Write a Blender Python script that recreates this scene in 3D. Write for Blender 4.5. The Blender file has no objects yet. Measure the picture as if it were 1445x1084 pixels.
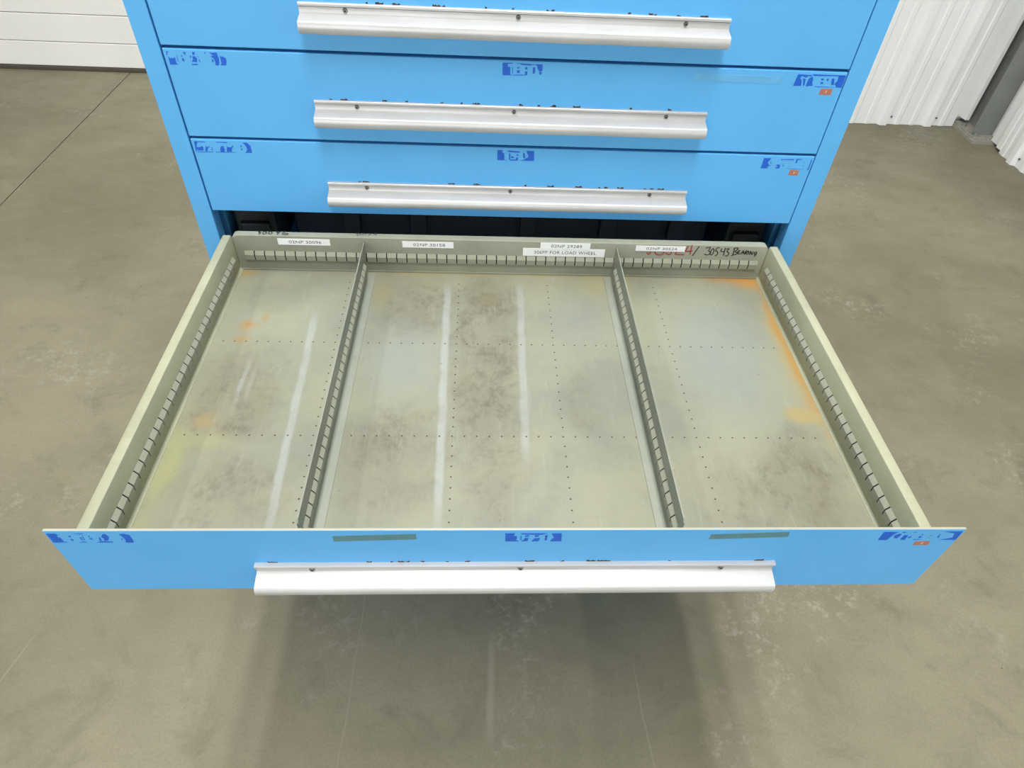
import bpy, bmesh, math, random
from mathutils import Vector, Matrix
from mathutils.geometry import tessellate_polygon

# ------------------------------------------------------------------ camera, world, lights, exposure
scene = bpy.context.scene
COL = scene.collection
ZO = 1.10                       # height of the open drawer's top line above the floor (m)
FOCAL_PX = 928.9
CAM_POS = Vector((0.4507, -1.0057, 0.6124 + ZO))
PITCH, YAW, ROLL = math.radians(-45.403), math.radians(4.3075), math.radians(3.6297)
fw = Vector((math.sin(YAW) * math.cos(PITCH), math.cos(YAW) * math.cos(PITCH), math.sin(PITCH)))
rt = Vector((math.cos(YAW), -math.sin(YAW), 0))
up = rt.cross(fw)
r2 = rt * math.cos(ROLL) + up * math.sin(ROLL)
u2 = -rt * math.sin(ROLL) + up * math.cos(ROLL)
cam_data = bpy.data.cameras.new('camera')
cam = bpy.data.objects.new('camera', cam_data)
COL.objects.link(cam)
cam_data.sensor_width = 36.0
cam_data.lens = FOCAL_PX * 36.0 / 1445.0
cam_data.clip_start = 0.02
M3 = Matrix((r2, u2, -fw)).transposed()
cam.matrix_world = Matrix.Translation(CAM_POS) @ M3.to_4x4()
scene.camera = cam

DOORWAY_FILL = 7.0                  # world light through an unseen doorway, added to brighten the vertical faces
world = bpy.data.worlds.new('world')
scene.world = world
world.use_nodes = True
world.node_tree.nodes['Background'].inputs[0].default_value = (0.93, 0.97, 1.0, 1)
world.node_tree.nodes['Background'].inputs[1].default_value = DOORWAY_FILL

vs = scene.view_settings
vs.view_transform = 'Standard'
vs.look = 'None'
vs.gamma = 1.0
vs.use_curve_mapping = False
vs.exposure = 0.1

# ceiling strip lights of the hall: (x, y, watts)
CEIL = 5.4
STRIP_COLOR = (1.0, 0.99, 0.97)
STRIPS = [(x, y, 33) for x in (0.20, 0.52, 0.86) for y in (-2.0, -0.6, 0.8)] + \
         [(-3.2, y, 34) for y in (-1.8, -0.2, 1.4)] + [(-6.6, y, 30) for y in (-3.0, 0.2)]

# ------------------------------------------------------------------ node helpers
def S(hexs):
    c = [int(hexs[i:i + 2], 16) / 255 for i in (0, 2, 4)]
    return tuple(v / 12.92 if v <= 0.04045 else ((v + 0.055) / 1.055) ** 2.4 for v in c) + (1,)

class NT:
    def __init__(self, name, rough=0.5, metal=0.0, spec=0.5):
        self.m = bpy.data.materials.new(name)
        self.m.use_nodes = True
        self.t = self.m.node_tree
        self.b = self.t.nodes['Principled BSDF']
        self.b.inputs['Roughness'].default_value = rough
        self.b.inputs['Metallic'].default_value = metal
        self.b.inputs['Specular IOR Level'].default_value = spec
        self._co = None
    def n(self, typ, **kw):
        nd = self.t.nodes.new(typ)
        for k, v in kw.items():
            setattr(nd, k, v)
        return nd
    def put(self, sock, v):
        if isinstance(v, bpy.types.NodeSocket):
            self.t.links.new(v, sock)
        elif v is not None:
            sock.default_value = v
    @property
    def co(self):
        if self._co is None:
            self._co = self.n('ShaderNodeTexCoord').outputs['Object']
        return self._co
    def math(self, op, a, b=None, clamp=False):
        nd = self.n('ShaderNodeMath', operation=op, use_clamp=clamp)
        self.put(nd.inputs[0], a); self.put(nd.inputs[1], b)
        return nd.outputs[0]
    def vec(self, op, a, b=None):
        nd = self.n('ShaderNodeVectorMath', operation=op)
        self.put(nd.inputs[0], a); self.put(nd.inputs[1], b)
        return nd.outputs['Value'] if op in ('LENGTH', 'DOT_PRODUCT') else nd.outputs['Vector']
    def noise(self, scale, detail=4, rough=0.55, co=None, stretch=None, color=False, dist=0.0):
        c = co or self.co
        if stretch:
            c = self.vec('MULTIPLY', c, stretch)
        nd = self.n('ShaderNodeTexNoise')
        self.put(nd.inputs['Vector'], c)
        nd.inputs['Scale'].default_value = scale
        nd.inputs['Detail'].default_value = detail
        nd.inputs['Roughness'].default_value = rough
        nd.inputs['Distortion'].default_value = dist
        return nd.outputs['Color'] if color else nd.outputs[0]
    def ramp(self, v, a, b, lo=0.0, hi=1.0, smooth=True):
        nd = self.n('ShaderNodeMapRange', interpolation_type='SMOOTHSTEP' if smooth else 'LINEAR')
        self.put(nd.inputs[0], v)
        for i, x in enumerate((a, b, lo, hi)):
            nd.inputs[i + 1].default_value = x
        return nd.outputs[0]
    def mix(self, f, a, b):
        nd = self.n('ShaderNodeMix', data_type='RGBA')
        self.put(nd.inputs[0], f)
        self.put(nd.inputs[6], a); self.put(nd.inputs[7], b)
        return nd.outputs[2]
    def xyz(self, co=None):
        nd = self.n('ShaderNodeSeparateXYZ')
        self.put(nd.inputs[0], co or self.co)
        return nd.outputs
    def warp(self, scale, amp, co=None):
        c = self.noise(scale, 3, 0.6, co=co, color=True)
        d = self.vec('MULTIPLY', self.vec('SUBTRACT', c, (0.5, 0.5, 0.5)), (amp, amp, amp))
        return self.vec('ADD', co or self.co, d)
    def blob(self, co, c, r, soft=0.6):
        d = self.vec('LENGTH', self.vec('DIVIDE', self.vec('SUBTRACT', co, (c[0], c[1], 0)), (r[0], r[1], 1e6)))
        return self.ramp(d, 1.0, 1.0 - soft)
    def color(self, c):
        self.put(self.b.inputs['Base Color'], c)
    def rough(self, r):
        self.put(self.b.inputs['Roughness'], r)
    def bump(self, h, strength=0.2, dist=0.001):
        nd = self.n('ShaderNodeBump')
        nd.inputs['Strength'].default_value = strength
        nd.inputs['Distance'].default_value = dist
        self.put(nd.inputs['Height'], h)
        self.t.links.new(nd.outputs[0], self.b.inputs['Normal'])

def plain(name, col, rough=0.5, metal=0.0, var=0.06, scale=30, spec=0.5):
    m = NT(name, rough, metal, spec)
    n = m.noise(scale, 4)
    dark = tuple(c * (1 - 2 * var) for c in col[:3]) + (1,)
    m.color(m.mix(m.ramp(n, 0.3, 0.7), dark, col))
    return m.m

# ------------------------------------------------------------------ materials
def mat_blue():
    m = NT('blue_paint', 0.42)
    base = BLUE
    a = m.noise(9, 4)
    c = m.mix(m.ramp(a, 0.35, 0.75), base, tuple(x * y for x, y in zip(base, (0.93, 0.96, 0.97, 1))))
    sm = m.ramp(m.noise(2.2, 5, 0.65, stretch=(1, 1, 2.5)), 0.58, 0.75)
    c = m.mix(m.math('MULTIPLY', sm, 0.18), c, S('5f9aa8'))
    chip = m.ramp(m.noise(160, 3, 0.6), 0.76, 0.79)
    c = m.mix(m.math('MULTIPLY', chip, 0.7), c, S('3a4450'))
    m.color(c)
    m.bump(m.noise(420, 2), 0.05, 0.0005)
    return m.m

def mat_blue_front():
    """pulled-out drawer front: paint worn through to primer along the top edge"""
    m = NT('blue_paint_worn_edge', 0.42)
    base = BLUE
    a = m.noise(9, 4)
    c = m.mix(m.ramp(a, 0.35, 0.75), base, tuple(x * y for x, y in zip(base, (0.93, 0.96, 0.97, 1))))
    chip = m.ramp(m.noise(170, 3, 0.6), 0.75, 0.78)
    c = m.mix(m.math('MULTIPLY', chip, 0.7), c, S('3a4450'))
    geo = m.n('ShaderNodeNewGeometry')
    nz = m.xyz(geo.outputs['Normal'])[2]
    top = m.ramp(nz, 0.35, 0.6)
    wear = m.ramp(m.noise(38, 4, 0.7), 0.22, 0.45)
    c = m.mix(m.math('MULTIPLY', top, wear), c, S('a5a290'))
    m.color(c)
    return m.m

def mat_tray(name, floor=False, tone=(1, 1, 1)):
    m = NT(name, 0.5 if not floor else 0.45, 0.0, 0.4)
    tn = lambda c: tuple(a * b for a, b in zip(c[:3], tone)) + (1,)
    w = m.warp(14, 0.035)
    a = m.noise(7, 6, 0.62)
    if not floor:
        c = m.mix(m.ramp(a, 0.3, 0.72), tn(S('8a8d7d')), tn(S('9b9d8b')))
        d = m.ramp(m.noise(26, 5, 0.65), 0.56, 0.75)
        c = m.mix(m.math('MULTIPLY', d, 0.22), c, tn(S('7d785f')))
        e = m.ramp(m.noise(18, 5, 0.75, stretch=(1, 1, 0.4)), 0.55, 0.7)
        c = m.mix(m.math('MULTIPLY', e, 0.2), c, tn(S('a8a48c')))
        rs = m.ramp(m.noise(55, 3, 0.6), 0.73, 0.77)
        c = m.mix(m.math('MULTIPLY', rs, 0.4), c, S('8a6238'))
        m.color(c)
        return m.m
    c = m.mix(m.ramp(a, 0.3, 0.72), S('888a7a'), S('979883'))
    c = m.mix(m.math('MULTIPLY', m.ramp(m.noise(3.5, 4, 0.6), 0.4, 0.65), 0.5), c, S('999a80'))
    # brownish grime scuffed over the bottom, heavier where goods were kept
    fine = m.noise(95, 5, 0.75, stretch=(1, 0.7, 1))
    mid = m.noise(17, 6, 0.7, dist=0.5)
    big = m.noise(6, 4, 0.6)
    zones = [((0.463, -0.26), (0.075, 0.30), 1.0), ((0.345, -0.47), (0.10, 0.15), 0.7), ((0.88, -0.51), (0.09, 0.13), 1.0),
             ((0.115, -0.36), (0.09, 0.15), 0.8), ((0.14, -0.53), (0.11, 0.09), 0.55), ((0.355, -0.14), (0.10, 0.11), 0.7),
             ((0.465, -0.12), (0.06, 0.07), 1.0), ((0.47, -0.47), (0.07, 0.12), 0.7), ((0.79, -0.54), (0.1, 0.09), 0.5),
             ((0.60, -0.36), (0.04, 0.10), 0.4), ((0.12, -0.13), (0.08, 0.06), 0.5)]
    tot = None
    for cc, rr, k in zones:
        z = m.math('MULTIPLY', m.blob(w, cc, rr, 0.7), k)
        tot = z if tot is None else m.math('MAXIMUM', tot, z)
    soft = m.math('MULTIPLY', tot, m.ramp(big, 0.25, 0.65, 0.35, 1.0))
    c = m.mix(m.math('MULTIPLY', soft, 0.52), c, S('6f6753'))
    g = m.math('MULTIPLY', m.math('MULTIPLY', m.math('ADD', tot, 0.18), m.ramp(mid, 0.40, 0.66)), m.ramp(fine, 0.35, 0.65))
    c = m.mix(m.math('MULTIPLY', g, 0.65, clamp=True), c, S('5e5543'))
    ss = m.noise(45, 5, 0.8, stretch=(2.4, 0.22, 1))
    c = m.mix(m.math('MULTIPLY', m.ramp(ss, 0.55, 0.70), 0.28), c, S('a6a798'))
    ss2 = m.noise(38, 5, 0.8, stretch=(0.3, 2.0, 1))
    c = m.mix(m.math('MULTIPLY', m.ramp(ss2, 0.58, 0.72), 0.16), c, S('6d6554'))
    # bluish, cleaner zones
    for cc, rr, k in [((0.83, -0.27), (0.12, 0.22), 0.55), ((0.335, -0.29), (0.09, 0.12), 0.5), ((0.62, -0.2), (0.08, 0.12), 0.25)]:
        c = m.mix(m.math('MULTIPLY', m.blob(w, cc, rr, 0.9), k), c, S('929892'))
    # clean pale bands left by former dividers
    sw = m.warp(30, 0.006)
    X, Y, Z = m.xyz(sw)
    for x0, x1, hw, y0, y1, k in [(0.3985, 0.4045, 0.0066, -0.075, -0.60, 0.52), (0.522, 0.514, 0.0068, -0.07, -0.50, 0.42),
                                  (0.187, 0.205, 0.0064, -0.16, -0.62, 0.5), (0.112, 0.115, 0.004, -0.26, -0.42, 0.32), (0.125, 0.128, 0.004, -0.28, -0.42, 0.22)]:
        slope = (x1 - x0) / (0.572 - 0.09)
        cx = m.math('ADD', m.math('MULTIPLY', m.math('ADD', Y, 0.09), -slope), x0)
        d = m.math('ABSOLUTE', m.math('SUBTRACT', X, cx))
        band = m.ramp(d, hw * 1.2, hw * 0.4)
        lim = m.math('MULTIPLY', m.ramp(Y, y0, y0 - 0.06), m.ramp(Y, y1 - 0.001, y1 + 0.09))
        lim = m.math('MULTIPLY', lim, m.ramp(m.noise(30, 4, 0.7), 0.25, 0.6, 0.55, 1.0))
        c = m.mix(m.math('MULTIPLY', m.math('MULTIPLY', band, lim), k), c, S('b2b8b6'))
    # rust, yellow and ochre spill stains
    for cc, rr, col, k, sf in [
            ((0.088, -0.208), (0.018, 0.022), 'b08248', 0.85, 0.95), ((0.090, -0.206), (0.008, 0.008), 'b0692c', 0.8, 0.9), ((0.117, -0.187), (0.009, 0.018), 'a9814c', 0.75, 0.9),
            ((0.104, -0.206), (0.012, 0.006), 'aa7c44', 0.6, 0.9), ((0.088, -0.243), (0.022, 0.014), 'a8804e', 0.8, 0.9), ((0.085, -0.405), (0.022, 0.022), 'a89062', 0.7, 0.8),
            ((0.058, -0.48), (0.026, 0.09), 'a2a46c', 0.75, 0.9), ((0.09, -0.44), (0.06, 0.03), '9fa078', 0.6, 0.9), ((0.05, -0.58), (0.03, 0.05), 'a1a270', 0.5, 0.9),
            ((0.952, -0.062), (0.13, 0.020), 'bd7c26', 1.0, 0.7), ((0.940, -0.072), (0.06, 0.028), 'c0822a', 0.9, 0.8),
            ((0.948, -0.26), (0.036, 0.25), 'a88c52', 0.95, 0.9), ((0.944, -0.22), (0.013, 0.27), 'b0782c', 0.9, 0.9),
            ((0.92, -0.388), (0.036, 0.022), 'a99462', 0.9, 0.45), ((0.05, -0.068), (0.03, 0.014), '9c7e40', 0.8, 0.8),
            ((0.50, -0.06), (0.45, 0.010), '9c8c5e', 0.6, 0.7), ((0.655, -0.09), (0.05, 0.05), 'a09868', 0.55, 0.95),
            ((0.70, -0.09), (0.02, 0.05), 'a09258', 0.6, 0.9), ((0.29, -0.12), (0.03, 0.07), '958c62', 0.55, 0.95),
            ((0.469, -0.132), (0.026, 0.026), '645744', 0.35, 0.5), ((0.469, -0.132), (0.020, 0.020), '80785f', 0.35, 0.5)]:
        c = m.mix(m.math('MULTIPLY', m.blob(w, cc, rr, sf), k), c, tuple(0.68 * a + 0.32 * b for a, b in zip(S(col)[:3], (0.33, 0.32, 0.17))) + (1,))
    dots = m.ramp(m.noise(120, 2, 0.5), 0.745, 0.77)
    c = m.mix(m.math('MULTIPLY', dots, 0.5), c, S('564e40'))
    m.color(m.vec('MULTIPLY', c, (0.87, 0.865, 0.865)))
    m.bump(m.noise(200, 3), 0.04, 0.0004)
    return m.m

def mat_concrete():
    m = NT('concrete', 0.55, 0.0, 0.35)
    a = m.noise(0.8, 6, 0.6)
    c = m.mix(m.ramp(a, 0.32, 0.7), S('726d59'), S('8c8670'))
    b = m.noise(3.2, 6, 0.68, stretch=(1, 1.6, 1))
    c = m.mix(m.math('MULTIPLY', m.ramp(b, 0.42, 0.72), 0.4), c, S('7a7260'))
    b2 = m.noise(5.5, 6, 0.7, dist=0.6)
    c = m.mix(m.math('MULTIPLY', m.ramp(b2, 0.5, 0.75), 0.45), c, S('5f5848'))
    b3 = m.noise(11, 5, 0.7, stretch=(1, 1.8, 1))
    c = m.mix(m.math('MULTIPLY', m.ramp(b3, 0.5, 0.7), 0.22), c, S('8f8875'))
    # scuffed pale patches
    p = m.math('MULTIPLY', m.ramp(m.noise(2.3, 4, 0.6), 0.52, 0.66), m.ramp(m.noise(30, 6, 0.8), 0.48, 0.66))
    c = m.mix(m.math('MULTIPLY', p, 0.6), c, S('a8a294'))
    fine = m.noise(140, 3, 0.7)
    c = m.mix(m.math('MULTIPLY', m.ramp(fine, 0.4, 0.7), 0.16), c, S('524b3e'))
    sp = m.ramp(m.noise(48, 2, 0.5), 0.775, 0.79)
    c = m.mix(m.math('MULTIPLY', sp, 0.7), c, S('3d372d'))
    # a few long drag scratches
    X, Y, Z = m.xyz(m.warp(4, 0.02))
    for x0, sl, y0, y1, wd in ((0.155, 0.03, -2.5, -0.1, 0.0022), (0.84, -0.06, -2.0, -0.3, 0.003), (0.50, 0.02, -0.55, -0.22, 0.012), (-0.62, 0.25, -0.9, -0.2, 0.002)):
        d = m.math('ABSOLUTE', m.math('SUBTRACT', X, m.math('ADD', m.math('MULTIPLY', Y, sl), x0)))
        k = m.math('MULTIPLY', m.ramp(d, wd, wd * 0.3), m.math('MULTIPLY', m.ramp(Y, y0, y0 + 0.1), m.ramp(Y, y1, y1 - 0.1)))
        c = m.mix(m.math('MULTIPLY', k, 0.35), c, S('a39c8c'))
    m.color(c)
    m.rough(m.ramp(b, 0.3, 0.7, 0.42, 0.68))
    m.bump(m.noise(60, 5, 0.7), 0.08, 0.002)
    return m.m

def mat_alu():
    m = NT('satin_aluminium', 0.42, 0.28, 0.5)
    n = m.noise(14, 4, 0.6, stretch=(0.6, 2, 2))
    c = m.mix(m.ramp(n, 0.35, 0.7), S('c2c1c0'), S('cbcbcb'))
    g = m.math('MULTIPLY', m.ramp(m.noise(40, 4, 0.7, stretch=(0.5, 2, 2)), 0.64, 0.75), 0.22)
    c = m.mix(g, c, S('a8a294'))
    m.color(c)
    return m.m

def mat_white_steel(name, col):
    m = NT(name, 0.38)
    n = m.noise(3, 4)
    c = m.mix(m.ramp(n, 0.35, 0.7), col, tuple(x * 0.96 for x in col[:3]) + (1,))
    m.color(c)
    return m.m

BLUE = (0.115, 0.465, 0.90, 1)
M = {}
M['blue'] = mat_blue()
M['front'] = mat_blue_front()
M['tray'] = mat_tray('grey_enamel')
M['trayfloor'] = mat_tray('stained_grey_enamel', True)
M['zinc'] = mat_tray('divider_steel', tone=(0.86, 0.88, 0.92))
M['side'] = mat_tray('side_enamel', tone=(1.14, 1.12, 1.0))
M['concrete'] = mat_concrete()
M['alu'] = mat_alu()
M['wall'] = mat_white_steel('white_ribbed_steel', S('e9eae8'))
M['door'] = mat_white_steel('white_door_skin', S('ecebe6'))
M['black'] = plain('black_steel', S('1b1c1f'), 0.6)
M['dark'] = plain('dark_gap', S('0c0d14'), 0.9)
M['slot'] = plain('painted_slot_shade', S('1c1b19'), 0.9)  # near-black stands for the shade inside the slots
M['holes'] = plain('punched_hole', S('3d362c'), 0.8)
M['tape'] = plain('dark_blue_tape_residue', S('1263d6'), 0.5, var=0.04, scale=60)
M['olive'] = plain('green_tape_adhesive', S('5b8a92'), 0.7, var=0.06, scale=80)
M['faint'] = plain('faint_adhesive', (0.135, 0.46, 0.80, 1), 0.6, var=0.05, scale=50)
M['salmon'] = plain('salmon_sticker', S('b8765f'), 0.6, var=0.05, scale=120)
M['cream'] = plain('cream_print', S('d9c9a0'), 0.6)
M['paper'] = plain('white_label_paper', S('f3f4f6'), 0.5, var=0.01)
M['ink'] = plain('black_ink', S('17161a'), 0.6)
M['print'] = plain('label_print', S('44464e'), 0.6)
M['red'] = plain('red_marker', S('a8323c'), 0.6)
M['steel'] = plain('screw_steel', S('8f8b84'), 0.35, 0.8)
M['grime'] = plain('chipped_paint_rust', S('4a2f2c'), 0.8, var=0.2, scale=300)
M['column'] = plain('grey_primer_steel', S('7d807c'), 0.5, var=0.05, scale=8)
M['grout'] = plain('grout', S('9a978a'), 0.8, var=0.1, scale=40)
M['rubber'] = plain('rubber_seal', S('4d473c'), 0.8)
M['ceiling'] = plain('ceiling_liner', S('93938f'), 0.6, var=0.02, scale=2)

# ------------------------------------------------------------------ geometry helpers
def link(name, mesh, mats, parent=None):
    o = bpy.data.objects.new(name, mesh)
    if isinstance(mats, str):
        mats = [mats]
    if mats and not mesh.materials:
        for k in mats:
            mesh.materials.append(M[k])
    COL.objects.link(o)
    if parent is not None:
        o.parent = parent
        o.matrix_parent_inverse = WORLD_INV.get(parent.name, Matrix.Identity(4))
    return o

WORLD_INV = {}      # parent name -> inverse of its world matrix, so children keep world coordinates

def root(name, loc, label, category, group=None):
    e = bpy.data.objects.new(name, None)
    e.empty_display_size = 0.1
    e.location = loc
    COL.objects.link(e)
    tag(e, label, category, group)
    WORLD_INV[e.name] = Matrix.Translation(-Vector(loc))
    return e

def tag(o, label=None, category=None, group=None, kind=None):
    for k, v in (('label', label), ('category', category), ('group', group), ('kind', kind)):
        if v:
            o[k] = v
    return o

def mesh_from(bm, name, smooth=None):
    me = bpy.data.meshes.new(name)
    bmesh.ops.recalc_face_normals(bm, faces=bm.faces)
    bm.to_mesh(me)
    bm.free()
    if smooth is not None:
        for p in me.polygons:
            p.use_smooth = True
        me.set_sharp_from_angle(angle=math.radians(smooth))
    return me

def box(bm, x0, x1, y0, y1, z0, z1, bevel=0.0, seg=2, mi=0):
    r = bmesh.ops.create_cube(bm, size=1)
    bmesh.ops.scale(bm, vec=(x1 - x0, y1 - y0, z1 - z0), verts=r['verts'])
    bmesh.ops.translate(bm, vec=((x0 + x1) / 2, (y0 + y1) / 2, (z0 + z1) / 2), verts=r['verts'])
    faces = {f for v in r['verts'] for f in v.link_faces}
    for f in faces:
        f.material_index = mi
    if bevel:
        es = {e for v in r['verts'] for e in v.link_edges}
        bmesh.ops.bevel(bm, geom=list(es), offset=bevel, segments=seg, affect='EDGES', profile=0.5)

def boxmesh(name, *a, **k):
    bm = bmesh.new()
    box(bm, *a, **k)
    return mesh_from(bm, name)

def extrude_profile(bm, pts, axis, a, b, cap=True, closed=True, mi=0):
    """pts: 2-D profile; axis 'x': (y,z) run along x, 'y': (x,z) run along y, 'z': (x,y) run along z"""
    def mk(p, t):
        return {'x': (t, p[0], p[1]), 'y': (p[0], t, p[1]), 'z': (p[0], p[1], t)}[axis]
    A = [bm.verts.new(mk(p, a)) for p in pts]
    B = [bm.verts.new(mk(p, b)) for p in pts]
    n = len(pts)
    for i in range(n if closed else n - 1):
        j = (i + 1) % n
        bm.faces.new((A[i], A[j], B[j], B[i])).material_index = mi
    if cap and closed:
        bm.faces.new(A).material_index = mi
        bm.faces.new(B[::-1]).material_index = mi

def plates(bm, polys, y, t, mi=0):
    """thin flat pieces on a face looking towards -y; polys in mm (x,z)"""
    for p in polys:
        pts = [(x / 1000, z / 1000 + ZO) for x, z in p]
        F = [bm.verts.new((x, y - t, z)) for x, z in pts]
        B = [bm.verts.new((x, y, z)) for x, z in pts]
        n = len(pts)
        for tri in tessellate_polygon([[Vector((x, z, 0)) for x, z in pts]]):
            bm.faces.new([F[k] for k in tri]).material_index = mi
        for i in range(n):
            bm.faces.new((F[i], F[(i + 1) % n], B[(i + 1) % n], B[i])).material_index = mi

def catmull(p, k=4):
    if len(p) < 3:
        return p
    q = [p[0]] + list(p) + [p[-1]]
    out = []
    for i in range(1, len(q) - 2):
        a, b, c, d = (Vector(v) for v in q[i - 1:i + 3])
        for j in range(k):
            t = j / k
            out.append(tuple(0.5 * ((2 * b) + (c - a) * t + (2 * a - 5 * b + 4 * c - d) * t * t + (3 * b - a - 3 * c + d) * t ** 3)))
    out.append(tuple(q[-2]))
    return out

def strokes(bm, lines, w, place):
    """flat pen strokes; lines in mm, place(u,v,h) -> world point, h = height over the surface"""
    for li, ln in enumerate(lines):
        p = [Vector(v) / 1000 for v in catmull(ln)]
        L, R = [], []
        for i, c in enumerate(p):
            d = (p[min(i + 1, len(p) - 1)] - p[max(i - 1, 0)])
            if d.length < 1e-7:
                d = Vector((1, 0))
            d.normalize()
            nrm = Vector((-d.y, d.x)) * w / 2
            L.append(bm.verts.new(place(c.x + nrm.x, c.y + nrm.y, 0.0003 + li * 1e-5)))
            R.append(bm.verts.new(place(c.x - nrm.x, c.y - nrm.y, 0.0003 + li * 1e-5)))
        for i in range(len(p) - 1):
            bm.faces.new((L[i], L[i + 1], R[i + 1], R[i]))

def text_mesh(body, width=None, height=None):
    """flat text in the XY plane, centred, scaled to width/height"""
    cu = bpy.data.curves.new('txt', 'FONT')
    cu.body = body
    cu.align_x = 'CENTER'
    cu.space_character = 1.08
    cu.resolution_u = 3
    ob = bpy.data.objects.new('txt', cu)
    COL.objects.link(ob)
    dg = bpy.context.evaluated_depsgraph_get()
    me = bpy.data.meshes.new_from_object(ob.evaluated_get(dg))
    bpy.data.objects.remove(ob)
    bpy.data.curves.remove(cu)
    xs = [v.co.x for v in me.vertices]; ys = [v.co.y for v in me.vertices]
    cx, cy = (min(xs) + max(xs)) / 2, (min(ys) + max(ys)) / 2
    sx = width / (max(xs) - min(xs)); sy = height / (max(ys) - min(ys))
    vs_ = [((v.co.x - cx) * sx, (v.co.y - cy) * sy) for v in me.vertices]
    fs_ = [tuple(p.vertices) for p in me.polygons]
    bpy.data.meshes.remove(me)
    return vs_, fs_

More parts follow.
